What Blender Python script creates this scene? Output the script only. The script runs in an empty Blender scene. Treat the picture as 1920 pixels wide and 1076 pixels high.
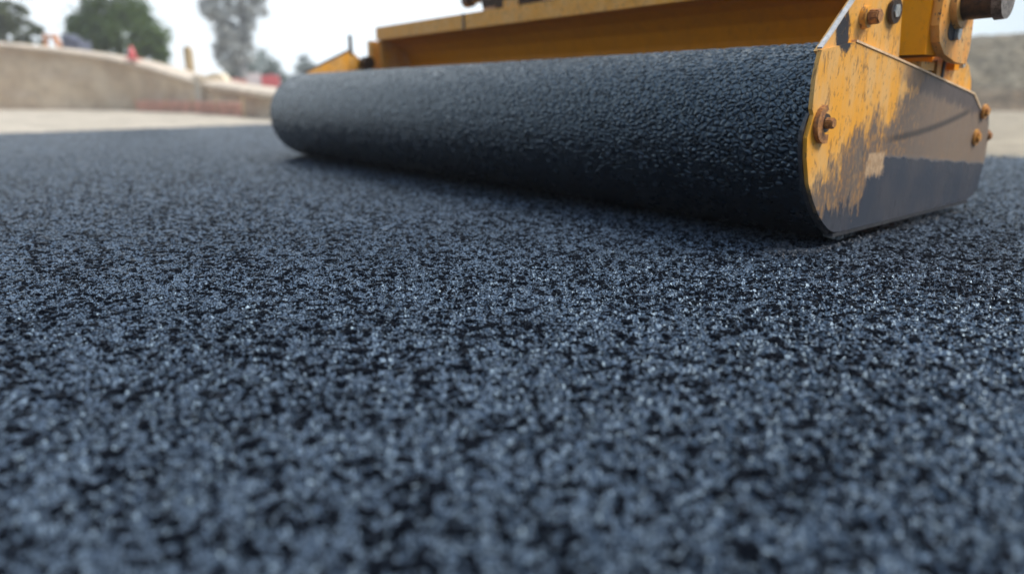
import bpy, bmesh, math, random
import numpy as np
from mathutils import Vector, Matrix, noise
R = math.radians
random.seed(7)
scene = bpy.context.scene
COL = scene.collection

# ------------------------------------------------------------------ node helpers
def new_mat(name):
    m = bpy.data.materials.new(name); m.use_nodes = True
    nt = m.node_tree; nt.nodes.clear()
    out = nt.nodes.new('ShaderNodeOutputMaterial')
    b = nt.nodes.new('ShaderNodeBsdfPrincipled')
    nt.links.new(b.outputs[0], out.inputs['Surface'])
    return m, nt, b, out

class NB:
    """small node builder"""
    def __init__(s, nt): s.nt = nt
    def link(s, v, sock):
        if isinstance(v, bpy.types.NodeSocket): s.nt.links.new(v, sock)
        elif isinstance(v, (tuple, list)):
            sock.default_value = tuple(v) + ((1,) if len(sock.default_value) == 4 and len(v) == 3 else ())
        else: sock.default_value = v
    def math(s, op, a, b=0.0, c=None, clamp=False):
        n = s.nt.nodes.new('ShaderNodeMath'); n.operation = op; n.use_clamp = clamp
        s.link(a, n.inputs[0]); s.link(b, n.inputs[1])
        if c is not None: s.link(c, n.inputs[2])
        return n.outputs[0]
    def mix(s, f, a, b):
        n = s.nt.nodes.new('ShaderNodeMix'); n.data_type = 'RGBA'
        s.link(f, n.inputs[0]); s.link(a, n.inputs[6]); s.link(b, n.inputs[7])
        return n.outputs[2]
    def coord(s, which='Object'):
        return s.nt.nodes.new('ShaderNodeTexCoord').outputs[which]
    def mapping(s, v, scale=(1, 1, 1), loc=(0, 0, 0), rot=(0, 0, 0)):
        n = s.nt.nodes.new('ShaderNodeMapping'); s.link(v, n.inputs[0])
        n.inputs['Scale'].default_value = scale; n.inputs['Location'].default_value = loc
        n.inputs['Rotation'].default_value = rot
        return n.outputs[0]
    def noise(s, v, scale, detail=3, rough=.55, dist=0.0, out='Fac'):
        n = s.nt.nodes.new('ShaderNodeTexNoise'); s.link(v, n.inputs['Vector'])
        n.inputs['Scale'].default_value = scale; n.inputs['Detail'].default_value = detail
        n.inputs['Roughness'].default_value = rough; n.inputs['Distortion'].default_value = dist
        return n.outputs[out]
    def voro(s, v, scale, feature='F1', out='Distance', rand=1.0, smooth=None):
        n = s.nt.nodes.new('ShaderNodeTexVoronoi'); n.feature = feature
        s.link(v, n.inputs['Vector']); n.inputs['Scale'].default_value = scale
        n.inputs['Randomness'].default_value = rand
        if smooth is not None: n.inputs['Smoothness'].default_value = smooth
        return n.outputs[out]
    def ramp(s, v, lo, hi, a=0.0, b=1.0):
        n = s.nt.nodes.new('ShaderNodeMapRange'); n.interpolation_type = 'SMOOTHSTEP'
        s.link(v, n.inputs[0]); s.link(lo, n.inputs[1]); s.link(hi, n.inputs[2])
        s.link(a, n.inputs[3]); s.link(b, n.inputs[4])
        return n.outputs[0]
    def sep(s, v):
        n = s.nt.nodes.new('ShaderNodeSeparateXYZ'); s.link(v, n.inputs[0]); return n.outputs
    def bump(s, h, strength=.5, dist=.01):
        n = s.nt.nodes.new('ShaderNodeBump'); n.inputs['Strength'].default_value = strength
        n.inputs['Distance'].default_value = dist; s.link(h, n.inputs['Height']); return n.outputs[0]
    def vadd(s, a, b, op='ADD'):
        n = s.nt.nodes.new('ShaderNodeVectorMath'); n.operation = op
        s.link(a, n.inputs[0]); s.link(b, n.inputs[1]); return n.outputs[0]

# ------------------------------------------------------------------ materials
def asphalt_mat(name, amp, grain, base_dark, base_stone, rough, axial=(1, 1, 1), clump=.5, spec=.5, gloss_var=.15, pit=(.466, .526), pit_scale=.42, edge=.12, pitw=.5, amin=.04, smask=(.05, .15), sunk=.35):
    """Rolled asphalt: crowded stones bound in bitumen, really displaced."""
    m, nt, b, out = new_mat(name); B = NB(nt)
    co = B.mapping(B.coord(), scale=axial)
    warp = B.noise(co, grain * .5, 2, .5, out='Color')
    wv = B.vadd(co, B.vadd(B.vadd(warp, (.5, .5, .5), 'SUBTRACT'), (1.3 / grain,) * 3, 'MULTIPLY'))
    e1 = B.voro(wv, grain, 'DISTANCE_TO_EDGE')
    cell = B.voro(wv, grain, 'F1', out='Color')
    cx, cy, cz = B.sep(cell)
    e2 = B.voro(wv, grain * 2.6, 'DISTANCE_TO_EDGE')
    cx2 = B.sep(B.voro(wv, grain * 2.6, 'F1', out='Color'))[0]
    big = B.noise(co, grain * pit_scale, 3, .6)
    mid = B.noise(co, grain * .8, 2, .5)
    top = B.math('MULTIPLY', B.ramp(e1, .0, edge), B.ramp(cx, .0, sunk, .35, 1.0))       # flat topped stones, some sunk
    fine = B.math('MULTIPLY', B.ramp(e2, .0, .16), B.ramp(cx2, .1, .6, .3, 1.0))
    pits = B.ramp(B.math('ADD', B.math('MULTIPLY', big, .6), B.math('MULTIPLY', mid, .4)), pit[0], pit[1])
    h = B.math('MULTIPLY', top, .50)
    h = B.math('ADD', h, B.math('MULTIPLY', fine, .05))
    h = B.math('MULTIPLY', h, B.math('ADD', 1 - clump, B.math('MULTIPLY', pits, clump)))
    h = B.math('ADD', h, B.math('MULTIPLY', pits, pitw))
    disp = nt.nodes.new('ShaderNodeDisplacement')
    disp.inputs['Scale'].default_value = amp; disp.inputs['Midlevel'].default_value = 1.0
    nt.links.new(h, disp.inputs['Height'])
    nt.links.new(disp.outputs[0], out.inputs['Displacement'])
    m.displacement_method = 'DISPLACEMENT'
    stone = B.mix(B.math('MULTIPLY', B.math('MULTIPLY', B.ramp(cx, .05, .6, .35, 1), B.ramp(e1, .0, .1)), B.ramp(pits, .0, .6, amin, 1)), base_dark, base_stone); topm = B.math('MULTIPLY', B.ramp(pits, .05, .6, .0, 1), B.ramp(e1, smask[0], smask[1], .0, 1))  # dark bitumen in pits and gaps, their shade also put into colour and specular
    film = B.ramp(B.noise(co, grain * .03, 4, .6), .35, .7)
    col = B.mix(B.math('MULTIPLY', film, .35), stone, base_dark)
    B.link(col, b.inputs['Base Color'])
    B.link(B.math('ADD', rough, B.math('MULTIPLY', B.math('SUBTRACT', cx, .5), gloss_var)), b.inputs['Roughness'])
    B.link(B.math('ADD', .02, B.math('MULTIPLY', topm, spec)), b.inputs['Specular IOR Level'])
    b.inputs['Specular Tint'].default_value = (.58, .80, 1, 1)
    return m

M = {}
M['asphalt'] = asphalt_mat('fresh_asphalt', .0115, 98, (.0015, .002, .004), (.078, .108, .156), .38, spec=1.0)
M['drum'] = asphalt_mat('asphalt_coated_drum', .0100, 62, (.001, .0014, .002), (.004, .006, .011), .22, smask=(.0, .16), pit=(.30, .40), edge=.30, pitw=.2, clump=.3, spec=1.0, axial=(1, .75, 1))

def yellow_paint(name, lower_coat=False, wear=.5, dirt=.3, base=(.78, .35, .03), faded=(.70, .40, .13), sp=.35, zs=1.0):
    m, nt, b, out = new_mat(name); B = NB(nt)
    co0 = B.coord(); x, y, z = B.sep(co0); co = B.mapping(co0, scale=(1, 1, zs))
    streak = B.noise(B.mapping(co, scale=(1, 1, .24)), 52, 6, .72, .35)
    streak2 = B.noise(B.mapping(co, scale=(1, 1, .42), loc=(3, 1, 2)), 95, 5, .68, .3)
    patch = B.noise(B.mapping(co, scale=(1, 1, .6), loc=(7, 0, 1)), 7, 5, .62)
    fade = B.noise(B.mapping(co, scale=(1, 1, .4), loc=(1, 5, 9)), 16, 4, .6)
    col = B.mix(B.ramp(fade, .35, .7), base, faded)
    # fine dark scratches and chips running down
    chips = B.math('MULTIPLY', B.ramp(streak, .57, .64), B.ramp(patch, .36, .56))
    specks = B.ramp(B.noise(B.mapping(co, scale=(1, 1, .45)), 95, 2, .5), .62, .69)
    col = B.mix(B.math('MULTIPLY', B.math('MAXIMUM', chips, specks), wear), col, (.06, .038, .04))
    rub = B.math('MULTIPLY', B.ramp(streak2, .45, .7), B.ramp(patch, .5, .72))
    col = B.mix(B.math('MULTIPLY', rub, dirt * 1.6, clamp=True), col, (.10, .085, .08))
    mott = B.math('MULTIPLY', B.ramp(B.noise(B.mapping(co, scale=(1, 1, .7), loc=(2, 8, 5)), 30, 5, .7, .4), .56, .68), B.ramp(B.noise(co, 9, 3, .6), .42, .62))
    col = B.mix(B.math('MULTIPLY', mott, wear * .9), col, (.16, .075, .04))
    rough = B.math('ADD', .38, B.math('MULTIPLY', streak, .25))
    hgt = B.math('ADD', B.math('MULTIPLY', chips, -.5), B.math('MULTIPLY', patch, .5))
    if lower_coat:
        # bitumen smeared over the lower and rear half of the plate, in downward streaks
        edge = B.math('ADD', B.math('MULTIPLY', x, .50), .375)                    # coat edge rises to the rear
        edge = B.math('ADD', edge, B.math('MULTIPLY', B.math('SUBTRACT', patch, .5), .42))
        edge = B.math('ADD', edge, B.math('MULTIPLY', B.math('SUBTRACT', streak, .5), .38))
        coat = B.ramp(B.math('SUBTRACT', edge, z), -.03, .06)
        thin = B.math('MULTIPLY', coat, B.math('ADD', B.ramp(streak2, .72, .42, .5, 1.0), B.ramp(x, .05, .5, .0, .3), clamp=True))
        ccol = B.mix(B.ramp(x, .0, .7), (.085, .082, .085), (.17, .135, .11))
        col = B.mix(B.math('MULTIPLY', thin, .93), col, ccol)
        # solid dark band below, crisp upper edge falling to the rear
        band_e = B.math('ADD', B.math('ADD', B.math('MULTIPLY', x, -.085), .281), B.math('MULTIPLY', B.math('SUBTRACT', B.noise(co, 14, 4, .6), .5), .030))
        front = B.ramp(x, -.02, .06)
        low_e = B.math('ADD', .13, B.math('MULTIPLY', B.math('SUBTRACT', streak, .5), .26))
        low_e = B.math('ADD', low_e, B.math('MULTIPLY', B.math('SUBTRACT', patch, .5), .12))
        e2 = B.math('ADD', B.math('MULTIPLY', band_e, front), B.math('MULTIPLY', low_e, B.math('SUBTRACT', 1, front)))
        band = B.ramp(B.math('SUBTRACT', e2, z), -.004, .010)
        # a rubbed tan patch left in the band
        hx = B.math('ADD', x, B.math('MULTIPLY', B.math('SUBTRACT', B.noise(co, 22, 4, .65), .5), .12))
        px = B.math('MULTIPLY', B.ramp(hx, .0, .02), B.ramp(hx, .13, .10))
        pz = B.math('MULTIPLY', B.ramp(z, B.math('ADD', .15, B.math('MULTIPLY', streak, .1)), B.math('ADD', .17, B.math('MULTIPLY', streak, .1))), B.ramp(z, .285, .275))
        hole = B.math('MULTIPLY', B.math('MULTIPLY', px, pz), .85)
        bandm = B.math('MULTIPLY', band, B.math('SUBTRACT', 1, hole))
        bcol = B.mix(B.ramp(patch, .35, .65), (.045, .052, .068), (.066, .066, .076))
        col = B.mix(bandm, col, bcol)
        tan = B.math('MULTIPLY', B.math('MULTIPLY', px, pz), B.ramp(streak2, .62, .45, .25, .95))
        col = B.mix(tan, col, (.50, .34, .20))
        # curved scrape left by a wiped hand of tar
        arc = B.math('SUBTRACT', z, B.math('ADD', .315, B.math('MULTIPLY', B.math('MULTIPLY', x, x), .13)))
        arcm = B.math('MULTIPLY', B.math('MULTIPLY', B.ramp(arc, -.016, -.002), B.ramp(arc, .020, .003)),
                      B.math('MULTIPLY', B.ramp(x, .05, .2), B.ramp(x, .86, .75)))
        col = B.mix(B.math('MULTIPLY', arcm, .75), col, (.03, .028, .03))
        # black tar blot on the sloped front shoulder
        bx = B.math('DIVIDE', B.math('SUBTRACT', x, -.222), .042); bz = B.math('DIVIDE', B.math('SUBTRACT', z, .615), .062)
        rr = B.math('ADD', B.math('MULTIPLY', bx, bx), B.math('MULTIPLY', bz, bz))
        blot = B.math('MULTIPLY', B.ramp(B.math('ADD', rr, B.math('MULTIPLY', streak2, 2.6)), 2.3, 1.9), B.ramp(streak2, .3, .42, .75, 1))
        col = B.mix(blot, col, (.02, .022, .028))
        # dark stains under the top seam
        top_e = B.math('SUBTRACT', B.math('SUBTRACT', .545, B.math('MULTIPLY', x, .142)), z)
        st = B.math('MULTIPLY', B.ramp(B.math('SUBTRACT', B.math('MULTIPLY', streak, .12), top_e), .012, .035), B.ramp(x, .1, .25))
        col = B.mix(B.math('MULTIPLY', st, .8), col, (.07, .06, .062))
        rough = B.mix(bandm, rough, (.27, .27, .27))
        hgt = B.math('ADD', hgt, B.math('ADD', B.math('MULTIPLY', coat, .6), B.math('MULTIPLY', bandm, .8)))
    B.link(col, b.inputs['Base Color']); B.link(rough, b.inputs['Roughness'])
    B.link(B.bump(hgt, .5, .003), b.inputs['Normal'])
    b.inputs['Specular IOR Level'].default_value = sp
    return m
M['plate'] = yellow_paint('worn_yellow_plate', True)
M['yellow'] = yellow_paint('worn_yellow_paint', wear=.8, dirt=.45)
M['yellow_rail'] = yellow_paint('faded_yellow_rail', wear=.7, dirt=.25, base=(.88, .37, .035), faded=(.86, .42, .10), zs=2.0)
M['yellow_clean'] = yellow_paint('deep_yellow_paint', wear=.15, dirt=.1, base=(.86, .31, .002), faded=(.78, .28, .006), sp=.12)

def simple(name, col, rough=.6, metal=0.0, var=.25, scale=20, bump=.3, bdist=.003, col2=None):
    m, nt, b, out = new_mat(name); B = NB(nt)
    co = B.coord(); n = B.noise(co, scale, 5, .6); n2 = B.noise(co, scale * 4.3, 3, .6)
    c2 = col2 if col2 else tuple(c * (1 - var) for c in col)
    c1 = tuple(min(1, c * (1 + var * .6)) for c in col) if col2 is None else col
    B.link(B.mix(B.ramp(B.math('ADD', B.math('MULTIPLY', n, .7), B.math('MULTIPLY', n2, .3)), .35, .65), c2, c1), b.inputs['Base Color'])
    B.link(B.math('ADD', rough - .08, B.math('MULTIPLY', n2, .16)), b.inputs['Roughness'])
    b.inputs['Metallic'].default_value = metal
    B.link(B.bump(n2, bump, bdist), b.inputs['Normal'])
    return m
M['grime'] = yellow_paint('tarry_yellow_steel', wear=1.0, dirt=1.0, base=(.72, .30, .05))
M['edge'] = simple('highlit_edge', (.62, .58, .55), .42, .3, .3, 60)
M['steel'] = simple('worn_bolt_steel', (.50, .52, .50), .38, .55, .4, 90)
M['rust_bolt'] = simple('rusty_yellow_bolt', (.55, .25, .07), .5, .2, scale=110, col2=(.20, .085, .04))
M['yellow_bolt'] = simple('yellow_painted_bolt', (.62, .30, .03), .45, 0, scale=110, col2=(.35, .13, .05))
M['rust'] = simple('greasy_brown_steel', (.085, .05, .03), .42, .3, scale=35, col2=(.022, .018, .018))
M['tar_steel'] = simple('tarred_steel', (.06, .06, .065), .4, .2, scale=60, col2=(.02, .02, .024))
M['black'] = simple('black_rubber_and_shade', (.012, .013, .016), .6, 0, scale=40)  # also the black standing in for shade in the hollow below the post
M['pipe'] = simple('worn_pipe_end', (.26, .22, .19), .45, .3, scale=70, col2=(.08, .06, .045))
M['sand'] = simple('pale_sand', (.44, .38, .30), .95, 0, .25, 1.6, 1.0, .03)
M['dirt'] = simple('dry_earth', (.40, .34, .26), .95, 0, .3, 1.1, 1.0, .05)
M['verge_dirt'] = simple('brown_verge_dirt', (.30, .25, .18), .95, 0, .3, 1.4, 1.0, .04)
M['coping'] = simple('pale_coping', (.60, .50, .39), .85, 0, .2, 2.2)
M['pilaster'] = simple('cream_render', (.64, .57, .46), .9, 0, .12, 2)
M['red_plastic'] = simple('red_plastic', (.70, .16, .17), .45, 0, .2, 3)
M['pink_plastic'] = simple('faded_red_plastic', (.68, .34, .30), .55, 0, .25, 3)
M['white_plastic'] = simple('white_plastic', (.74, .66, .66), .5, 0, .15, 3)
M['net'] = simple('orange_netting', (.72, .40, .30), .7, 0, .3, 3)
M['wood'] = simple('tan_timber', (.56, .42, .24), .8, 0, .2, 5)
M['cream'] = simple('cream_block', (.72, .62, .46), .9, 0, .15, 4)
M['digger'] = simple('orange_digger_paint', (.66, .25, .07), .5, 0, .2, 5)
M['slate'] = simple('slate_blue_steel', (.11, .12, .17), .5, 0, .3, 5)
M['bark'] = simple('grey_bark', (.15, .14, .135), .9, 0, .4, 9, .8, .02)
M['bark_pale'] = simple('haze_paled_bark', (.34, .34, .34), .9, 0, .35, 9, .8, .02)  # bark lightened for the far tree, haze put into its colour

def wall_mat():
    m, nt, b, out = new_mat('earth_plastered_wall'); B = NB(nt)
    co = B.coord(); x, y, z = B.sep(co)
    n = B.noise(B.mapping(co, scale=(1, 1, 1.4)), .55, 6, .65)
    n2 = B.noise(co, 3.5, 5, .7)
    hs = B.noise(B.mapping(co, scale=(.25, .25, 2.5)), 1.3, 4, .6)
    c = B.mix(B.ramp(n, .35, .65), (.56, .42, .28), (.78, .64, .46))
    c = B.mix(B.math('MULTIPLY', B.ramp(hs, .45, .65), .5), c, (.58, .46, .35))
    c = B.mix(B.math('MULTIPLY', B.ramp(n2, .5, .75), .5), c, (.26, .21, .15))
    B.link(c, b.inputs['Base Color']); b.inputs['Roughness'].default_value = .95
    B.link(B.bump(B.math('ADD', n2, n), .8, .08), b.inputs['Normal'])
    return m
M['wall'] = wall_mat()

def bank_mat():
    m, nt, b, out = new_mat('rubble_bank'); B = NB(nt)
    co = B.coord(); x, y, z = B.sep(co)
    n = B.noise(co, 1.6, 6, .7); n2 = B.noise(B.mapping(co, scale=(1, 1, 2.2)), 6, 5, .7)
    layer = B.ramp(B.math('ADD', z, B.math('MULTIPLY', B.math('SUBTRACT', n, .5), .5)), .45, .8)
    lo = B.mix(B.ramp(n2, .35, .65), (.18, .125, .08), (.36, .27, .18))
    hi = B.mix(B.ramp(n2, .35, .65), (.13, .105, .065), (.36, .31, .225))
    c = B.mix(layer, lo, hi)
    c = B.mix(B.ramp(B.noise(B.mapping(co, scale=(1, 1, 1.6)), 2.6, 4, .6), .42, .62), B.mix(.55, c, (.10, .085, .06)), c)
    B.link(c, b.inputs['Base Color']); b.inputs['Roughness'].default_value = .95
    B.link(B.bump(B.math('ADD', n2, n), 1.0, .12), b.inputs['Normal'])
    return m
M['bank'] = bank_mat()

def leaf_mat(name, c1, c2):
    m, nt, b, out = new_mat(name); B = NB(nt)
    g = nt.nodes.new('ShaderNodeNewGeometry')
    n = B.noise(B.coord(), 1.4, 3, .6)
    r = B.math('ADD', B.math('MULTIPLY', g.outputs['Random Per Island'], .45), B.math('MULTIPLY', n, .7))
    B.link(B.mix(B.ramp(r, .3, .85), c1, c2), b.inputs['Base Color'])
    b.inputs['Roughness'].default_value = .6
    tr = nt.nodes.new('ShaderNodeBsdfTranslucent'); B.link(c2, tr.inputs[0])
    mx = nt.nodes.new('ShaderNodeMixShader'); mx.inputs[0].default_value = .4
    nt.links.new(b.outputs[0], mx.inputs[1]); nt.links.new(tr.outputs[0], mx.inputs[2])
    nt.links.new(mx.outputs[0], out.inputs['Surface'])
    return m
M['leaf_green'] = leaf_mat('green_leaves', (.04, .085, .025), (.14, .21, .055))
M['leaf_olive'] = leaf_mat('olive_leaves', (.08, .11, .05), (.18, .21, .11))
M['leaf_hazed'] = leaf_mat('haze_paled_leaves', (.48, .50, .485), (.64, .66, .64))  # leaves paled so the colour itself carries the distance haze
M['leaf_teal'] = leaf_mat('blue_green_leaves', (.12, .16, .14), (.22, .27, .23))

# ------------------------------------------------------------------ object helpers
def tag(o, label=None, cat=None, group=None, kind=None):
    for k, v in (('label', label), ('category', cat), ('group', group), ('kind', kind)):
        if v: o[k] = v
    return o
def empty(name, loc=(0, 0, 0), rz=0.0):
    o = bpy.data.objects.new(name, None); o.location = loc; o.rotation_euler = (0, 0, rz)
    o.empty_display_size = .1; COL.objects.link(o); return o
def build(name, bm, mats, parent=None, bevel=0.0, smooth=False, seg=2):
    if bevel > 0:
        es = [e for e in bm.edges if len(e.link_faces) == 2 and e.calc_face_angle(0) > .5]
        if es: bmesh.ops.bevel(bm, geom=es, offset=bevel, segments=seg, affect='EDGES', profile=.6, clamp_overlap=True)
    bmesh.ops.recalc_face_normals(bm, faces=bm.faces)
    me = bpy.data.meshes.new(name); bm.to_mesh(me); bm.free()
    for m in (mats if isinstance(mats, (list, tuple)) else [mats]): me.materials.append(m)
    if smooth:
        for p in me.polygons: p.use_smooth = True
    o = bpy.data.objects.new(name, me); COL.objects.link(o)
    if parent: o.parent = parent
    return o
def prism(bm, pts, y0, y1, mi=0):
    """outline pts (x,z) extruded from y0 to y1"""
    a = [bm.verts.new((x, y0, z)) for x, z in pts]; b = [bm.verts.new((x, y1, z)) for x, z in pts]
    n = len(pts); fs = [bm.faces.new(a), bm.faces.new(b[::-1])]
    for i in range(n): fs.append(bm.faces.new((a[i], b[i], b[(i + 1) % n], a[(i + 1) % n])))
    for f in fs: f.material_index = mi
def box(bm, x0, x1, y0, y1, z0, z1, mi=0):
    prism(bm, [(x0, z0), (x1, z0), (x1, z1), (x0, z1)], y0, y1, mi)
def cyl(bm, p0, p1, r0, r1=None, seg=20, rot=0.0):
    r1 = r0 if r1 is None else r1
    p0, p1 = Vector(p0), Vector(p1); d = (p1 - p0).normalized()
    u = d.cross(Vector((0, 0, 1)) if abs(d.z) < .9 else Vector((1, 0, 0))).normalized(); v = d.cross(u)
    A, Bv = [], []
    for i in range(seg):
        t = 2 * math.pi * i / seg + rot; w = u * math.cos(t) + v * math.sin(t)
        A.append(bm.verts.new(p0 + w * r0)); Bv.append(bm.verts.new(p1 + w * r1))
    bm.faces.new(A); bm.faces.new(Bv[::-1])
    for i in range(seg): bm.faces.new((A[i], Bv[i], Bv[(i + 1) % seg], A[(i + 1) % seg]))
def smooth_outline(pts, it=2):
    for _ in range(it):
        q = []
        for i in range(len(pts)):
            a, b = pts[i], pts[(i + 1) % len(pts)]
            q += [(a[0] * .75 + b[0] * .25, a[1] * .75 + b[1] * .25), (a[0] * .25 + b[0] * .75, a[1] * .25 + b[1] * .75)]
        pts = q
    return pts

# ------------------------------------------------------------------ camera
HCAM = .45
cam = bpy.data.cameras.new('camera'); co = bpy.data.objects.new('camera', cam); COL.objects.link(co)
co.location = (0, 0, HCAM); co.rotation_euler = (math.pi / 2 - math.atan(358 / 1273), 0, 0)
cam.sensor_width = 36; cam.lens = 1273 / 1920 * 36; cam.clip_start = .02; cam.clip_end = 1000
cam.dof.use_dof = True; cam.dof.focus_distance = 1.68; cam.dof.aperture_fstop = 1.1; cam.dof.aperture_blades = 9
scene.camera = co

# ------------------------------------------------------------------ asphalt sheet (fan shaped grid, finest near the viewpoint's foreground)
def grid_obj(name, P, closed, mat):
    """P: (rows, cols, 3) array -> quad mesh"""
    nr, nc = P.shape[:2]
    idx = np.arange(nr * nc).reshape(nr, nc)
    if closed: idx = np.concatenate([idx, idx[:, :1]], 1)
    a, b, c, d = idx[:-1, :-1], idx[:-1, 1:], idx[1:, 1:], idx[1:, :-1]
    F = np.stack([a, b, c, d], -1).reshape(-1)
    me = bpy.data.meshes.new(name)
    me.vertices.add(nr * nc); me.vertices.foreach_set('co', P.reshape(-1).astype(np.float32))
    n = len(F) // 4
    me.loops.add(len(F)); me.loops.foreach_set('vertex_index', F.astype(np.int32))
    me.polygons.add(n); me.polygons.foreach_set('loop_start', np.arange(0, n * 4, 4, dtype=np.int32))
    me.update(calc_edges=True); me.validate()
    me.polygons.foreach_set('use_smooth', np.ones(n, dtype=bool)); me.update()
    me.materials.append(mat)
    o = bpy.data.objects.new(name, me); COL.objects.link(o); return o
rs = [.02, .1, .2, .3, .38, .44, .48]
r = .5
while r < 75:
    rs.append(r); r += max(.0021, min(r * r / 330, .0021 + (r - 1.7) * .006)) if r < 9 else .046 * (r / 9) ** 2.4
rs = np.array(rs)
th = np.concatenate([np.radians(np.linspace(-180, -50, 60, endpoint=False)), np.radians(np.linspace(-50, 50, 1150, endpoint=False)), np.radians(np.linspace(50, 180, 60, endpoint=False))])[::-1]
P = np.zeros((len(rs), len(th), 3))
P[..., 0] = rs[:, None] * np.sin(th)[None]; P[..., 1] = rs[:, None] * np.cos(th)[None]
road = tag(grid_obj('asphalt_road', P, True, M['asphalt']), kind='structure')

def sheet(name, rows, mat, thick_edge=0.0):
    P = np.array(rows, dtype=float); return grid_obj(name, P, False, mat)

# verges: sand strips lying on the asphalt, with a ragged edge
def verge(name, line, out_line, mat, n=160, m=26, lift=.012):
    def resample(l, n):
        l = np.array(l, float); d = np.r_[0, np.cumsum(np.linalg.norm(np.diff(l, axis=0), axis=1))]
        t = np.linspace(0, d[-1], n); return np.stack([np.interp(t, d, l[:, 0]), np.interp(t, d, l[:, 1])], 1)
    A, Bp = resample(line, n), resample(out_line, n)
    P = np.zeros((m, n, 3))
    for j in range(m):
        t = j / (m - 1)
        for i in range(n):
            q = A[i] * (1 - t) + Bp[i] * t
            k = noise.noise(Vector((q[0] * 1.3, q[1] * 1.3, .3)))
            k2 = noise.noise(Vector((q[0] * 5, q[1] * 5, 1.3)))
            if j == 0: q = q + np.array([.0, 1]) * (k * .16 + k2 * .07)
            P[j, i] = (q[0], q[1], -.004 if j == 0 else lift + min(t * 5, 1) * (.012 + .02 * k + .012 * k2))
    return tag(grid_obj(name, P, False, mat), kind='structure')
verge('left_sand_verge', [(-45, -8), (-14, 3.2), (-5.98, 8.12), (-5.18, 9.38), (-4.01, 10.91), (-1.5, 15), (3, 26), (8, 45)],
      [(-60, 5), (-32, 22), (-19, 24.2), (-12.7, 22.6), (-8.4, 19.2), (-4.6, 16), (-1, 27), (3, 46)], M['sand'])
verge('right_sand_verge', [(9, 50), (8, 30), (5.5, 12), (3.1, 5.4), (3.40, 4.92), (3.7, 4.78), (7, 4.2), (30, 1.6)],
      [(14, 60), (20, 40), (17, 28), (13.6, 21), (15, 20), (19, 19), (26, 18), (50, 16)], M['verge_dirt'])
# terrain beyond, below the asphalt sheet
gb = bmesh.new()
bmesh.ops.create_grid(gb, x_segments=40, y_segments=40, size=140)
for v in gb.verts: v.co.z = -.03
tag(build('ground', gb, M['dirt']), kind='structure')

# ------------------------------------------------------------------ retaining wall, left
WL = [(-30, 25.5, 2.2), (-20.5, 24.2, 2.3), (-16.6, 22.8, 2.14), (-12.7, 22.0, 1.72), (-10.2, 20.3, 1.33), (-8.36, 18.6, .86), (-5.23, 14.6, .58), (-4.3, 13.2, .52)]
def wall_pts(n=90):
    out = []
    l = np.array(WL); d = np.r_[0, np.cumsum(np.linalg.norm(np.diff(l[:, :2], axis=0), axis=1))]
    for t in np.linspace(0, d[-1], n):
        out.append([np.interp(t, d, l[:, k]) for k in range(3)])
    a = np.array(out)
    for _ in range(40): a[1:-1] = (a[:-2] + 2 * a[1:-1] + a[2:]) / 4
    return a
W = wall_pts()
root = tag(empty('retaining_wall', (W[0][0], W[0][1], 0)), 'tan earth-plastered retaining wall with pale coping running down beside the left verge', 'wall')
def strip(prof, name, mat, jit=0.0):
    """prof(i, p)-> list of (offset outward, z); offset along wall normal (towards the road)"""
    bm = bmesh.new(); rows = []
    for i, p in enumerate(W):
        a = W[max(i - 1, 0)]; b = W[min(i + 1, len(W) - 1)]
        t = Vector((b[0] - a[0], b[1] - a[1], 0)).normalized(); n = Vector((t.y, -t.x, 0)); n = n if n.y < 0 or n.x > 0 else -n
        if n.y > 0: n = -n
        rr = []
        for off, z in prof(p):
            k = jit * noise.noise(Vector((p[0] * 1.2, p[1] * 1.2, z * 1.5)))
            rr.append(bm.verts.new((p[0] + n.x * (off + k) - W[0][0], p[1] + n.y * (off + k) - W[0][1], z)))
        rows.append(rr)
    for i in range(len(rows) - 1):
        for j in range(len(rows[0])):
            j2 = (j + 1) % len(rows[0])
            bm.faces.new((rows[i][j], rows[i + 1][j], rows[i + 1][j2], rows[i][j2]))
    bm.faces.new(rows[0]); bm.faces.new(rows[-1][::-1])
    return build(name, bm, mat, root)
def prof_body(p):
    H = p[2] - .17
    return [(.05 * (1 - k / 9), -.04 + (H + .04) * k / 9) for k in range(10)] + [(-.5, H), (-.5, -.04)]
strip(prof_body, 'wall_face', M['wall'], .06)
strip(lambda p: [(.10, p[2] - .168), (.13, p[2] - .06), (.02, p[2]), (-.5, p[2] + .02), (-.5, p[2] - .168)], 'coping', M['coping'], .02)
for k, (ix, w_) in enumerate(((.80, .46),)):
    p = W[int(ix * len(W))]; bm = bmesh.new()
    q = W[int(ix * len(W)) + 1]; an = math.atan2(q[1] - p[1], q[0] - p[0])
    box(bm, -w_ / 2, w_ / 2, -.14, .15, -.02, p[2] + .03)
    box(bm, -w_ / 2 - .04, w_ / 2 + .04, -.18, .19, p[2] + .032, p[2] + .10)
    o = build('pilaster', bm, M['pilaster'], root, .015); o.location = (p[0] - W[0][0], p[1] - W[0][1], 0); o.rotation_euler.z = an
# raised ground behind the wall
rows = []
for j in range(14):
    rr = []
    for p in W:
        t = j / 13
        back = np.array([-.35, 1.0]) * (.45 + t * 60)
        z = (p[2] - .06) * (1 - t) ** 1.2 + t * .2 + .05 * noise.noise(Vector((p[0] * .5, t * 20, 0))) * (t > 0)
        rr.append((p[0] + back[0], p[1] + back[1], z))
    rows.append(rr)
tag(sheet('embankment', rows, M['dirt']), kind='structure')

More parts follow.
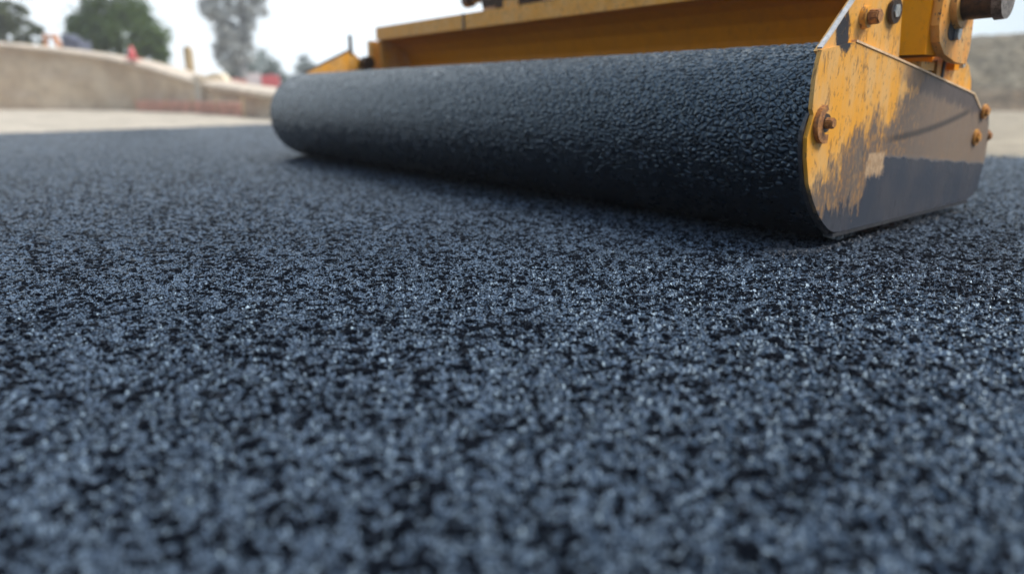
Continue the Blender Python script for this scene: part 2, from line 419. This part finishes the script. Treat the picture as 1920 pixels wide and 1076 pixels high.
# ------------------------------------------------------------------ rubble bank, right
rows = []
path = [(7, 42), (10.2, 29), (12.2, 22.5), (14.6, 20.4), (20, 19.6), (32, 18), (60, 14)]
pl = np.array(path, float); dd = np.r_[0, np.cumsum(np.linalg.norm(np.diff(pl, axis=0), axis=1))]
N = 220
for j in range(46):
    t = j / 45; rr = []
    for s in np.linspace(0, dd[-1], N):
        x = np.interp(s, dd, pl[:, 0]); y = np.interp(s, dd, pl[:, 1])
        hb = 2.25 + .25 * noise.noise(Vector((x * .35, y * .35, 2))) + max(0, .012 * (x - 14)) 
        z = hb * (1 - (1 - min(t * 1.6, 1)) ** 1.7) + (t > .625) * .1 * math.sin(t * 7)
        q = Vector((x * 1.1, y * 1.1, z * 1.6))
        k = noise.fractal(q, .8, 2.1, 5); k2 = noise.fractal(q * 3.2, .8, 2.1, 3)
        off = t * 6.5
        rr.append((x + off * .55 + k * .35, y + off * .83 + k2 * .16, max(-.05, z - .05 + (k * .42 + k2 * .16) * min(1, t * 6))))
    rows.append(rr)
bank = tag(sheet('rubble_embankment', rows, M['bank']), kind='structure')

def rock(name, loc, s, mat, label):
    bm = bmesh.new(); bmesh.ops.create_icosphere(bm, subdivisions=4, radius=1)
    for v in bm.verts:
        n = v.co.normalized()
        f = 1 + .32 * noise.noise(n * 1.4 + Vector(loc)) + .14 * noise.noise(n * 3.7) + .05 * noise.noise(n * 9)
        v.co = Vector((n.x * s[0], n.y * s[1], n.z * s[2])) * f
    o = build(name, bm, mat, None, 0, True); o.location = loc
    return tag(o, label, 'rock')
rock('boulder', (16.9, 24.2, 2.05), (.75, .6, .42), M['bank'], 'rough grey-brown boulder on the crest of the right bank')
M['dark_rock'] = simple('dark_rock', (.07, .06, .05), .9, 0, .4, 6, 1, .02)
rock('rock', (12.35, 15.9, .12), (.34, .3, .22), M['dark_rock'], 'small dark rock at the foot of the right bank')

# ------------------------------------------------------------------ trees
def tree(name, loc, blobs, n, leaf, mat, bark, trunk_r, trunk_top, limbs, label, cat='tree', seed=1, lean=(0, 0)):
    """blobs: (x,y,z,rx,ry,rz,density)"""
    rnd = random.Random(seed)
    rt = tag(empty(name, loc), label, cat)
    bm = bmesh.new()
    pts = [Vector((0, 0, -.3)), Vector((lean[0] * .4, lean[1] * .4, trunk_top * .5)), Vector((lean[0], lean[1], trunk_top))]
    cyl(bm, pts[0], pts[1], trunk_r, trunk_r * .75, 10); cyl(bm, pts[1], pts[2], trunk_r * .75, trunk_r * .3, 10)
    for (ax, ay, az, bx, by, bz, rr) in limbs:
        a, b = Vector((ax, ay, az)), Vector((bx, by, bz)); mid = a.lerp(b, .5) + Vector((rnd.uniform(-.15, .15), rnd.uniform(-.15, .15), .12))
        cyl(bm, a, mid, rr, rr * .7, 7); cyl(bm, mid, b, rr * .7, rr * .25, 7)
        for q in range(4):
            c = mid.lerp(b, q / 4); d = c + Vector((rnd.uniform(-1, 1), rnd.uniform(-1, 1), rnd.uniform(.1, .9))) * (b - a).length * .3
            cyl(bm, c, d, rr * .3, rr * .08, 5)
    build('trunk', bm, bark, rt, 0, True)
    # clump centres over each blob, leaves round each clump
    V = []; 
    tot = sum(b[6] for b in blobs)
    for (x, y, z, rx, ry, rz, den) in blobs:
        nl = int(n * den / tot); nc = max(6, nl // 70)
        for c in range(nc):
            while True:
                u = Vector((rnd.gauss(0, 1), rnd.gauss(0, 1), rnd.gauss(0, 1))).normalized()
                if u.z > -.75: break
            rad = rnd.uniform(.45, 1.0) ** .5
            cc = Vector((x + u.x * rx * rad, y + u.y * ry * rad, z + u.z * rz * rad))
            cr = rnd.uniform(.5, 1.1) * .34 * (rx + rz) / 2
            for k in range(nl // nc):
                w = Vector((rnd.gauss(0, .5), rnd.gauss(0, .5), rnd.gauss(0, .38))) * cr
                V.append((cc + w, leaf * rnd.uniform(.6, 1.3)))
    vs = np.zeros((len(V) * 4, 3))
    for i, (c, s) in enumerate(V):
        a = Vector((rnd.gauss(0, 1), rnd.gauss(0, 1), rnd.gauss(0, .6))).normalized()
        b = a.cross(Vector((rnd.gauss(0, 1), rnd.gauss(0, 1), rnd.gauss(0, 1)))).normalized()
        vs[i * 4] = c - a * s; vs[i * 4 + 1] = c + b * s * .45; vs[i * 4 + 2] = c + a * s; vs[i * 4 + 3] = c - b * s * .45
    me = bpy.data.meshes.new('crown'); me.from_pydata(vs.tolist(), [], [(i * 4, i * 4 + 1, i * 4 + 2, i * 4 + 3) for i in range(len(V))])
    me.materials.append(mat); o = bpy.data.objects.new('crown', me); COL.objects.link(o); o.parent = rt
    return rt
# dense green tree behind the wall (its crown fills px 130-310)
tree('green_tree', (-15.3, 28, .9), [(-.1, 0, 3.4, 1.45, 1.3, 1.3, 3), (.15, 0, 1.75, 1.75, 1.4, .95, 4), (1.1, 0, 1.15, .75, .8, .6, 1.2), (-.9, 0, 1.9, .85, .8, .8, 1.2)], 19000, .085,
     M['leaf_green'], M['bark'], .16, 3.0, [(0, 0, .8, 1, .2, 1.8, .07), (0, 0, 1, -1, .1, 2.2, .07), (0, 0, 1.6, .5, -.3, 3.2, .06)],
     'dense dark green tree rising just behind the retaining wall', seed=3)
tree('sparse_tree', (-19.7, 28, 1.6), [(-.6, 0, 1.9, .6, .5, .9, 3), (-.1, 0, 1.2, .5, .5, .5, .8), (.35, 0, 1.9, .6, .5, .5, 1), (.9, 0, 1.25, .6, .4, .45, .9), (.5, 0, 2.7, .7, .5, .4, .5), (1.2, 0, .9, .4, .4, .3, .4)], 12000, .07,
     M['leaf_olive'], M['bark'], .12, 2.6, [(0, 0, .5, 1.1, 0, 1.3, .05), (0, 0, .7, -1, 0, 1.8, .05), (0, 0, 1.1, .7, 0, 2.2, .04)],
     'thin-leaved olive green tree at the left edge with sky showing through', seed=5)
tree('grey_tree', (-17.0, 45, .2), [(-.3, 0, 4.6, 1.2, .8, 1.5, 1.2), (-1.3, 0, 5.8, 1.0, .9, 1.3, 1.6), (.3, 0, 6.6, 1.0, .9, 1.0, 1.5), (1.1, 0, 5.6, .8, .7, .8, 1.0), (-.6, 0, 4.0, .8, .8, .9, 1.0), (-1.0, 0, 2.6, .7, .7, 1.1, 1.0), (0, 0, 3.2, .8, .6, 1.2, .9)], 16000, .12,
     M['leaf_hazed'], M['bark_pale'], .26, 6.6, [(0, 0, 1.8, -1.4, 0, 5.4, .13), (0, 0, 2.4, .5, 0, 6.4, .14), (.1, 0, 3.4, 1.3, 0, 5.6, .1), (0, 0, 1.2, -1.1, 0, 3.0, .09)],
     'tall bare-limbed grey tree fading in the haze, left of the roller', seed=11, lean=(.3, 0))
tree('round_tree', (-18.9, 52, .1), [(0, 0, 2.0, 1.8, 1.5, 1.5, 3), (.9, 0, 1.3, 1.5, 1.3, 1.0, 2), (-1.0, 0, 1.3, 1.3, 1.2, 1.1, 1.5)], 7000, .13,
     M['leaf_teal'], M['bark'], .2, 2.4, [(0, 0, .6, 1.1, 0, 1.8, .07), (0, 0, .6, -1.0, 0, 1.9, .07)],
     'low round blue-green tree beside the tall grey tree', seed=17)
tree('far_bush', (-23.0, 50, .2), [(0, 0, .9, 1.4, 1, .85, 2), (1.3, 0, .7, 1.2, 1, .6, 1.5), (-1.3, 0, 1.2, .8, .9, .8, 1)], 4200, .12,
     M['leaf_teal'], M['bark'], .1, 1, [], 'low blue-green bush in the gap right of the dense green tree', 'bush', seed=21)
tree('hazy_tree', (-21.5, 74, 0), [(0, 0, 3.4, .9, .9, 1.0, 1), (1.0, 0, 2.0, 2.8, 1.2, 1.0, 1.5)], 3000, .16,
     M['leaf_teal'], M['bark'], .15, 3, [], 'faint far tree in the haze above the left end of the roller drum', seed=23)
# far wood as one mass
rnd = random.Random(31); vv = []; ff = []
for k in range(9000):
    x = rnd.uniform(-70, 75); y = 92 + rnd.uniform(0, 14)
    top = 2.6 + 1.1 * noise.noise(Vector((x * .11, 4, 0))) + .6 * noise.noise(Vector((x * .5, 2, 0)))
    c = Vector((x, y, top * math.sqrt(rnd.random()))); s = rnd.uniform(.25, .5)
    a = Vector((rnd.gauss(0, 1), rnd.gauss(0, 1), rnd.gauss(0, 1))).normalized(); b = a.orthogonal().normalized()
    i = len(vv); vv += [c - a * s, c + b * s * .6, c + a * s, c - b * s * .6]; ff.append((i, i + 1, i + 2, i + 3))
me = bpy.data.meshes.new('distant_wood'); me.from_pydata([tuple(v) for v in vv], [], ff); me.materials.append(M['leaf_teal'])
o = bpy.data.objects.new('distant_wood', me); COL.objects.link(o); tag(o, 'low hazy line of far woodland on the horizon', 'woodland', kind='stuff')

# ------------------------------------------------------------------ small site things, left
def barrier(loc, w, h, mat, label, rz=0.0, grp='plastic barriers beyond the wall'):
    rt = tag(empty('plastic_barrier', loc, rz), label, 'barrier', grp)
    bm = bmesh.new(); prism(bm, [(-.20, 0), (.20, 0), (.20, .12 * h), (.09, .45 * h), (.07, h), (-.07, h), (-.09, .45 * h), (-.20, .12 * h)], -w / 2, w / 2)
    build('body', bm, mat, rt, .015)
    bm = bmesh.new(); box(bm, -.15, .15, -w / 2 + .05, -w / 2 + .16, -.05, -.001); build('foot', bm, M['black'], rt)
    bm = bmesh.new(); box(bm, -.15, .15, w / 2 - .16, w / 2 - .05, -.05, -.001); build('foot', bm, M['black'], rt)
    bm = bmesh.new(); cyl(bm, (0, 0, h), (0, 0, h + .04), .05, .05, 12); build('filler_cap', bm, mat, rt)
    rt.rotation_euler.z = rz + math.pi / 2
    return rt
barrier((-9.76, 25, .40), .80, .62, M['pink_plastic'], 'faded red plastic barrier, leftmost in the row beyond the wall')
barrier((-9.07, 25, .40), .42, .80, M['white_plastic'], 'whitish plastic barrier between two red ones beyond the wall')
barrier((-8.50, 25, .34), .58, .80, M['red_plastic'], 'bright red plastic barrier nearest the left end of the roller drum')

rt = tag(empty('traffic_cone', (-10.95, 20.65, 1.46)), 'small red cone standing on the wall coping in front of the green tree', 'cone')
bm = bmesh.new(); cyl(bm, (0, 0, .03), (0, 0, .36), .13, .03, 24); build('cone_body', bm, M['red_plastic'], rt, 0, True)
bm = bmesh.new(); box(bm, -.17, .17, -.17, .17, 0, .03); build('base', bm, M['red_plastic'], rt, .006)

rt = tag(empty('wooden_post', (-13.55, 30, .7)), 'tan square post standing alone behind the wall, right of the green tree', 'post')
bm = bmesh.new(); prism(bm, [(-.15, 0), (.15, 0), (.15, 1.6), (.06, 1.75), (-.06, 1.75), (-.15, 1.6)], -.14, .14); build('shaft', bm, M['wood'], rt, .02)
bm = bmesh.new(); box(bm, -.2, .2, -.19, .19, -.1, .35); build('footing', bm, M['wood'], rt, .02)

bm = bmesh.new(); prism(bm, [(-.26, 0), (.26, 0), (.23, .16), (.10, .27), (-.12, .25), (-.24, .15)], -.2, .2)
o = build('stone_block', bm, M['cream'], None, .03); o.location = (-7.35, 17.75, .73)
tag(o, 'cream stone block lying on the low end of the wall coping', 'stone block')

# netting strung along the foot of the wall
bm = bmesh.new(); base = []
for i in range(60, 85): base.append(Vector((W[i][0] - .24, W[i][1] - .19, 0)))
for i in range(len(base) - 1):
    a, b = base[i], base[i + 1]
    for z in (.06, .12, .18, .24, .30): cyl(bm, a + Vector((0, 0, z)), b + Vector((0, 0, z)), .020, .020, 4)
    for k in range(4):
        c = a.lerp(b, k / 4); cyl(bm, c + Vector((0, 0, .04)), c + Vector((0, 0, .31)), .010, .010, 4)
nt_ = tag(empty('safety_netting', tuple(base[0])), 'low orange-red safety netting along the foot of the wall near the roller', 'netting')
for v in bm.verts: v.co -= base[0]
build('mesh_net', bm, M['net'], nt_)
for i in range(0, len(base), 6):
    bm = bmesh.new(); cyl(bm, (0, 0, -.02), (0, 0, .42), .02, .02, 8); o = build('stake', bm, M['wood'], nt_); o.location = base[i] - base[0]

# small digger half hidden by the wall
rt = tag(empty('excavator', (-15.1, 24.4, 1.45)), 'small orange and slate digger peeking over the wall left of the green tree', 'excavator')
bm = bmesh.new(); prism(bm, [(.05, .35), (.62, .35), (.62, .78), (.40, .82), (.15, 1.0), (.05, .95)], -.35, .35); build('cab', bm, M['slate'], rt, .03)
bm = bmesh.new(); box(bm, -.25, .60, -.4, .4, .22, .345); build('body', bm, M['digger'], rt, .03)
bm = bmesh.new(); prism(bm, [(-.02, .36), (-.10, .36), (-.36, .66), (-.44, 1.0), (-.33, 1.0), (-.26, .72), (.0, .50)], -.08, .08); build('boom', bm, M['digger'], rt, .01)
bm = bmesh.new(); prism(bm, [(-.40, .96), (-.72, 1.02), (-.78, .45), (-.68, .43), (-.64, .92), (-.38, .88)], -.06, .06); build('arm', bm, M['digger'], rt, .01)
for s in (-1, 1):
    bm = bmesh.new(); prism(bm, smooth_outline([(-.55, 0), (.75, 0), (.75, .22), (-.55, .22)], 1), s * .42 - .12, s * .42 + .12); build('track', bm, M['black'], rt)

# ------------------------------------------------------------------ THE ROLLER. local x = rearward, local y = along the drum to the far end, z up
RR = .3054
roller = tag(empty('road_roller', (1.0627, 2.1328, 0), R(38.95)), 'worn yellow road roller with a long asphalt-coated black drum resting on the fresh asphalt', 'road roller')
# drum
ss = [0.0]
while ss[-1] < 4.17: ss.append(ss[-1] + .0028 + ss[-1] * .0035)
ss = np.array(ss); ss *= 4.17 / ss[-1]
tt = np.concatenate([np.radians(np.linspace(-120, 110, 470, endpoint=False)), np.radians(np.linspace(110, 240, 80, endpoint=False))])
# angle 0 = facing front (-x), 90 = top
P = np.zeros((len(ss), len(tt), 3))
P[..., 0] = -RR * np.cos(tt)[None]; P[..., 1] = ss[:, None]; P[..., 2] = RR * np.sin(tt)[None]
cap = lambda y, rr: np.stack([-rr * np.cos(tt), np.full_like(tt, y), rr * np.sin(tt)], -1)[None]
P = np.concatenate([cap(0.006, RR * .05), cap(0.006, RR * .6), cap(.0, RR * .9), cap(0, RR * .97), P, cap(4.17, RR * .97), cap(4.17, RR * .6), cap(4.164, RR * .05)])
drum = grid_obj('drum', P, True, M['drum']); drum.parent = roller; drum.location = (0, 0, RR + .003)
drum['label'] = 'long black drum crusted with asphalt grit'

# near side plate (outline read in metres; x rearward, z up)
front_low = [(-.372, .34), (-.362, .285), (-.336, .215), (-.302, .168), (-.262, .122), (-.222, .090), (-.188, .069), (-.158, .057), (-.12, .0525)]
plate_out = [(-.168, .594), (-.348, .566), (-.358, .53), (-.364, .49), (-.362, .416), (-.352, .40)] + front_low + \
            [(.3, .052), (.92, .053), (.985, .066), (1.025, .105), (1.042, .2), (1.036, .30), (.98, .38), (.887, .40), (.796, .454), (.157, .548)]
YP = -.036
bm = bmesh.new(); prism(bm, plate_out, YP, YP + .012)
side = build('side_plate', bm, M['plate'], roller, .0022)
side['label'] = 'near side plate, yellow above and smeared with dark bitumen below'
# upper plate, slightly inboard
up = [(-.347, .564), (-.30, .606), (-.242, .660), (-.182, .712), (.02, .90), (.10, .90), (.119, .726), (.158, .52), (-.10, .52), (-.31, .545)]
bm = bmesh.new(); prism(bm, up, YP + .0125, YP + .024); build('upper_plate', bm, M['plate'], roller, .002)
# pale bar putting the sloping front edge's highlight into colour; tan seam bar
bm = bmesh.new()
def edge_bar(bm, pts, y0, y1, w):
    for (x0, z0), (x1, z1) in zip(pts[:-1], pts[1:]):
        d = Vector((x1 - x0, 0, z1 - z0)); n = Vector((-d.z, 0, d.x)).normalized() * w
        prism(bm, [(x0, z0), (x1, z1), (x1 + n.x, z1 + n.z), (x0 + n.x, z0 + n.z)], y0, y1)
edge_bar(bm, [(-.351, .569), (-.302, .610), (-.244, .664), (-.184, .716), (.02, .905)], YP - .002, YP + .011, .005)
build('edge_strip', bm, M['edge'], roller, .0015)
bm = bmesh.new(); edge_bar(bm, [(-.168, .594), (.157, .549), (.796, .455), (.887, .402)], YP - .003, YP + .0124, .006)
M['seam'] = simple('rubbed_tan_edge', (.90, .64, .38), .45, .0, .4, 14, col2=(.60, .38, .20))
build('seam_edge', bm, M['seam'], roller, .001)
# bent front guard strip below the notch
gp = [(-.352, .405), (-.378, .36), (-.379, .33), (-.368, .28), (-.342, .213), (-.305, .160), (-.262, .115), (-.215, .077), (-.165, .048), (-.155, .060), (-.21, .095), (-.255, .132), (-.295, .178), (-.325, .225), (-.350, .285), (-.358, .34), (-.345, .385)]
bm = bmesh.new(); prism(bm, gp, YP + .0125, YP + .022); build('guard_strip', bm, M['tar_steel'], roller, .002)
# lower edge skid
bm = bmesh.new(); box(bm, -.155, .93, YP + .0005, YP + .030, .040, .0515); build('bottom_skid', bm, M['tar_steel'], roller, .003)

def bolt(x, z, r, y, mat, depth=.03, washer=True, name='bolt', wm=None):
    bm = bmesh.new(); cyl(bm, (x, y, z), (x, y - depth, z), r, r * .93, 6, rot=random.random())
    bmesh.ops.bevel(bm, geom=[e for e in bm.edges], offset=r * .16, segments=2, affect='EDGES')
    o = build(name, bm, mat, roller)
    if washer:
        bm = bmesh.new(); cyl(bm, (0, 0, 0), (0, -.008, 0), r * 1.42, r * 1.36, 24)
        w = build('washer', bm, wm or mat, o, .001); w.location = (x, y, z)
    return o
yu = YP + .0125
b_ = bolt(-.112, .662, .023, yu - .016, M['rust_bolt'], .03, False)
bm = bmesh.new(); cyl(bm, (-.112, yu, .662), (-.112, yu - .017, .662), .031, .029, 28); w = build('collar', bm, M['yellow'], roller, .002)
b2 = bolt(.058, .690, .026, yu - .006, M['steel'], .012, True, wm=M['rust'])
bolt(-.300, .378, .017, YP - .010, M['rust_bolt'], .024, False)
# crescent hook behind that bolt
cr = [(-.300 + .050 * math.cos(t), .375 + .052 * math.sin(t)) for t in np.radians(np.linspace(100, 285, 14))] + [(-.292 + .030 * math.cos(t), .380 + .034 * math.sin(t)) for t in np.radians(np.linspace(285, 100, 14))]
bm = bmesh.new(); prism(bm, cr, YP - .014, YP - .001); build('hook_clip', bm, M['rust_bolt'], roller, .002)
bm = bmesh.new(); cyl(bm, (-.298, YP - .001, .378), (-.298, YP - .011, .378), .027, .025, 20); build('spacer', bm, M['rust'], roller, .001)
bolt(.891, .296, .022, YP, M['yellow_bolt'], .018)
bolt(.925, .392, .020, YP - .003, M['yellow_bolt'], .018)
bolt(1.045, .296, .018, YP + .012, M['rust_bolt'], .02)

# vertical box post with its toe plate, behind the upper plate
bm = bmesh.new(); box(bm, .255, .440, -.055, .16, .575, .98); build('post', bm, M['yellow_clean'], roller, .006)
toe = [(.262, .98), (.262, .66), (.285, .612), (.335, .578), (.44, .556), (.53, .552), (.545, .60), (.500, .98)]
hole = None
bm = bmesh.new(); prism(bm, toe, -.082, -.0555); build('toe_plate', bm, M['grime'], roller, .006)
bm = bmesh.new(); prism(bm, smooth_outline([(.33, .625), (.40, .615), (.41, .675), (.345, .69)], 2), -.0835, -.0822); build('slot', bm, M['black'], roller)
bm = bmesh.new(); prism(bm, smooth_outline([(.385, .625), (.418, .62), (.42, .66), (.395, .675)], 2), -.094, -.0836); build('latch', bm, M['steel'], roller, .002)
# pipe stub poking out through the toe plate
bm = bmesh.new(); cyl(bm, (.40, -.05, .735), (.40, -.185, .735), .056, .053, 32); build('pivot_pin', bm, M['rust'], roller, .004)
bm = bmesh.new(); cyl(bm, (.40, -.185, .735), (.40, -.212, .735), .061, .059, 32); build('pin_cap', bm, M['pipe'], roller, .007)
bm = bmesh.new(); cyl(bm, (.40, -.0825, .735), (.40, -.100, .735), .082, .078, 32); build('pin_collar', bm, M['grime'], roller, .004)
# dark hollow below the post: black block added to stand in for its shade, small block
bm = bmesh.new(); box(bm, .17, .60, -.0005, .30, .30, .553); build('shade_block', bm, M['black'], roller, .01)
bm = bmesh.new(); box(bm, .30, .40, -.034, -.002, .530, .556); build('stop_block', bm, M['yellow'], roller, .004)
# right bracket
br = [(.455, .565), (.47, .580), (.66, .586), (.74, .555), (.79, .50), (.80, .462), (.79, .40), (.47, .45)]
bm = bmesh.new(); prism(bm, br, YP + .013, YP + .03); build('rear_bracket', bm, M['yellow'], roller, .003)
bm = bmesh.new(); box(bm, .535, .575, YP - .012, YP + .0125, .535, .578); build('lug', bm, M['yellow_clean'], roller, .003)
bolt(.605, .556, .017, YP + .012, M['steel'], .03, False)
bm = bmesh.new(); box(bm, .497, .512, YP + .008, YP + .0128, .505, .57); build('slot', bm, M['black'], roller)
# rear scraper with rubber blade
bm = bmesh.new(); prism(bm, [(1.02, .10), (1.055, .10), (1.07, .22), (1.065, .33), (1.03, .40), (1.0, .385)], YP + .014, 4.2); build('rear_scraper', bm, M['black'], roller, .004)

# cross rail over the drum: flanged beam
YA, YB = .05, 4.06
bm = bmesh.new()
prism(bm, [(.55, .868), (.562, .868), (.562, .948), (.86, .948), (.86, .960), (.55, .960)], YA, YB)
rail = build('cross_rail', bm, M['yellow_rail'], roller, .003)
for y in (2.86,):
    bm = bmesh.new(); box(bm, .546, .5495, y, y + .02, .866, .962); build('weld_bead', bm, M['rust'], rail)
# concave web plate behind the drum
pr = [(.5625, .868), (.66, .858), (.74, .825), (.80, .77), (.83, .70), (.835, .60), (.835, .30)]
full = pr + [(x + .012, z + .008) for x, z in pr[::-1]]
bm = bmesh.new(); prism(bm, full, YA, YB - .03); web = build('web_plate', bm, M['yellow_clean'], roller)
for p_ in web.data.polygons: p_.use_smooth = False
bm = bmesh.new(); prism(bm, [(.5635, .866), (.86, .946), (.86, .30), (.60, .30), (.575, .70)], YB - .028, YB - .012); build('end_gusset', bm, M['yellow'], roller, .003)
# near closing web
bm = bmesh.new(); box(bm, .56, .84, YA - .016, YA - .001, .42, .946); build('end_gusset', bm, M['yellow_clean'], roller, .003)

# far side plate and its fittings
fo = [(.0, .30), (.0, .612), (.385, .787), (.418, .772), (.505, .695), (.60, .66), (1.04, .40), (1.04, .06), (.02, .06)]
bm = bmesh.new(); prism(bm, fo, 4.19, 4.206); far = build('side_plate', bm, M['yellow'], roller, .002)
far['label'] = 'far side plate sloping down to the front'
bm = bmesh.new(); edge_bar(bm, [(-.005, .614), (.385, .791)], 4.184, 4.212, .010); build('edge_strip', bm, M['rust'], roller)
bm = bmesh.new(); cyl(bm, (.395, 4.198, .76), (.395, 4.198, .905), .016, .014, 14); build('tow_pin', bm, M['rust'], roller, .002)
bm = bmesh.new(); box(bm, .535, .665, 4.12, 4.183, .55, .866); build('post', bm, M['yellow'], roller, .008)
bm = bmesh.new(); cyl(bm, (.50, 4.10, .70), (.50, 4.18, .70), .05, .05, 20); build('hinge_boss', bm, M['rust'], roller, .004)

# drawbar mount over the rail (only its foot shows)
bm = bmesh.new(); prism(bm, [(.60, .9605), (.80, .9605), (.82, 1.03), (.78, 1.25), (.62, 1.25), (.58, 1.03)], 2.15, 2.72); mount = build('hitch_mount', bm, M['rust'], roller, .015)
bm = bmesh.new(); box(bm, .5855, .5995, 2.36, 2.50, .966, 1.10); build('hitch_lug', bm, M['yellow'], roller, .004)
bm = bmesh.new(); cyl(bm, (.60, 2.58, .967), (.60, 2.70, .967), .020, .020, 12); build('hitch_roller', bm, M['rust_bolt'], roller, .003)
bm = bmesh.new(); cyl(bm, (.66, 2.70, 1.075), (.66, 2.97, 1.06), .034, .034, 18); cyl(bm, (.66, 2.93, 1.06), (.66, 2.99, 1.058), .046, .046, 18); build('hitch_arm', bm, M['rust'], roller, .004)

# crumbs of loose asphalt along the foot of the near plate and under the drum's near end
rnd = random.Random(77); bm = bmesh.new()
for k in range(900):
    t = rnd.random(); x = -.27 + 1.3 * t ** 1.3; y = -.03 - abs(rnd.gauss(0, .022)) + .02 * rnd.random()
    if rnd.random() < .25: x = -.30 + rnd.gauss(0, .04); y = rnd.random() * .12 - .04
    s_ = rnd.uniform(.0022, .0065)
    mtx = Matrix.Translation((x, y, s_ * .4 + abs(rnd.gauss(0, .006)) * (y > -.05))) @ Matrix.Rotation(rnd.random() * 6, 4, Vector((rnd.random(), rnd.random(), 1)).normalized()) @ Matrix.Diagonal((s_, s_ * rnd.uniform(.6, 1), s_ * rnd.uniform(.5, .9), 1))
    bmesh.ops.create_icosphere(bm, subdivisions=1, radius=1, matrix=mtx)
M['crumb'] = simple('loose_bitumen_crumbs', (.07, .09, .12), .35, 0, .5, 200, col2=(.008, .010, .015))
cr_ = build('asphalt_crumbs', bm, M['crumb']); cr_.location = (1.0627, 2.1328, 0); cr_.rotation_euler.z = R(38.95)
tag(cr_, 'loose black asphalt crumbs along the foot of the near side plate', 'asphalt crumbs', kind='stuff')

# ------------------------------------------------------------------ haze
hz = bmesh.new(); box(hz, -138, 138, -138, 138, -1.2, 14)
hm = bpy.data.materials.new('haze_air'); hm.use_nodes = True; nt = hm.node_tree; nt.nodes.clear()
ho = nt.nodes.new('ShaderNodeOutputMaterial'); hv = nt.nodes.new('ShaderNodeVolumePrincipled')
hv.inputs['Color'].default_value = (.93, .96, 1, 1); hv.inputs['Density'].default_value = .0024; hv.inputs['Anisotropy'].default_value = .2
nt.links.new(hv.outputs[0], ho.inputs['Volume'])
haze = build('haze', hz, hm); tag(haze, kind='stuff'); haze['label'] = 'pale haze filling the air over the site'; haze['category'] = 'haze'

# ------------------------------------------------------------------ light
SUN_EL, SUN_AZ = R(50), R(104)          # azimuth clockwise from +Y (camera looks along +Y)
w = bpy.data.worlds.new('World'); scene.world = w; w.use_nodes = True; nt = w.node_tree; nt.nodes.clear()
wo = nt.nodes.new('ShaderNodeOutputWorld'); bg = nt.nodes.new('ShaderNodeBackground'); sky = nt.nodes.new('ShaderNodeTexSky')
sky.sky_type = 'NISHITA'; sky.sun_disc = False; sky.sun_elevation = SUN_EL; sky.sun_rotation = SUN_AZ
sky.air_density = 1.0; sky.dust_density = 3.0; sky.ozone_density = 1.0
B = NB(nt); g = B.coord('Generated')
cl = B.noise(B.mapping(g, scale=(1, 1, 2.2)), 1.7, 4, .55)
gx, gy, gz = B.sep(g)
ahead = B.ramp(gy, -.35, .55)
low = B.ramp(gz, .5, .97, 1.0, 0.0)
veil = B.mix(B.ramp(gx, .38, .62), (8.4, 9.3, 10.0), (5.0, 6.1, 6.8))            # bright haze ahead, paler blue to the right
dim_back = B.mix(.72, sky.outputs[0], (1.6, 2.1, 3.0))                              # unseen dull sky added behind the viewpoint to darken the drum front
horizon = B.mix(ahead, dim_back, veil)
zen = B.mix(.75, sky.outputs[0], (8.2, 10.2, 12.6))                               # unseen bright sky added overhead to light asphalt and drum top
mixc = B.mix(low, B.mix(B.ramp(cl, .30, .62, .8, 1.0), sky.outputs[0], zen), horizon)
nt.links.new(mixc, bg.inputs[0]); bg.inputs[1].default_value = .10
nt.links.new(bg.outputs[0], wo.inputs[0])
sl = bpy.data.lights.new('sun', 'SUN'); sl.energy = 2.9; sl.angle = R(26); sl.color = (1, .94, .86)
so = bpy.data.objects.new('sun', sl); COL.objects.link(so)
dv = Vector((math.sin(SUN_AZ) * math.cos(SUN_EL), math.cos(SUN_AZ) * math.cos(SUN_EL), math.sin(SUN_EL)))
so.rotation_euler = dv.to_track_quat('Z', 'Y').to_euler(); so.location = dv * 30

scene.view_settings.view_transform = 'Standard'; scene.view_settings.look = 'None'
scene.view_settings.exposure = .5; scene.view_settings.gamma = 1.0
scene.cycles.max_bounces = 5; scene.cycles.volume_bounces = 1
scene.cycles.use_denoising = True
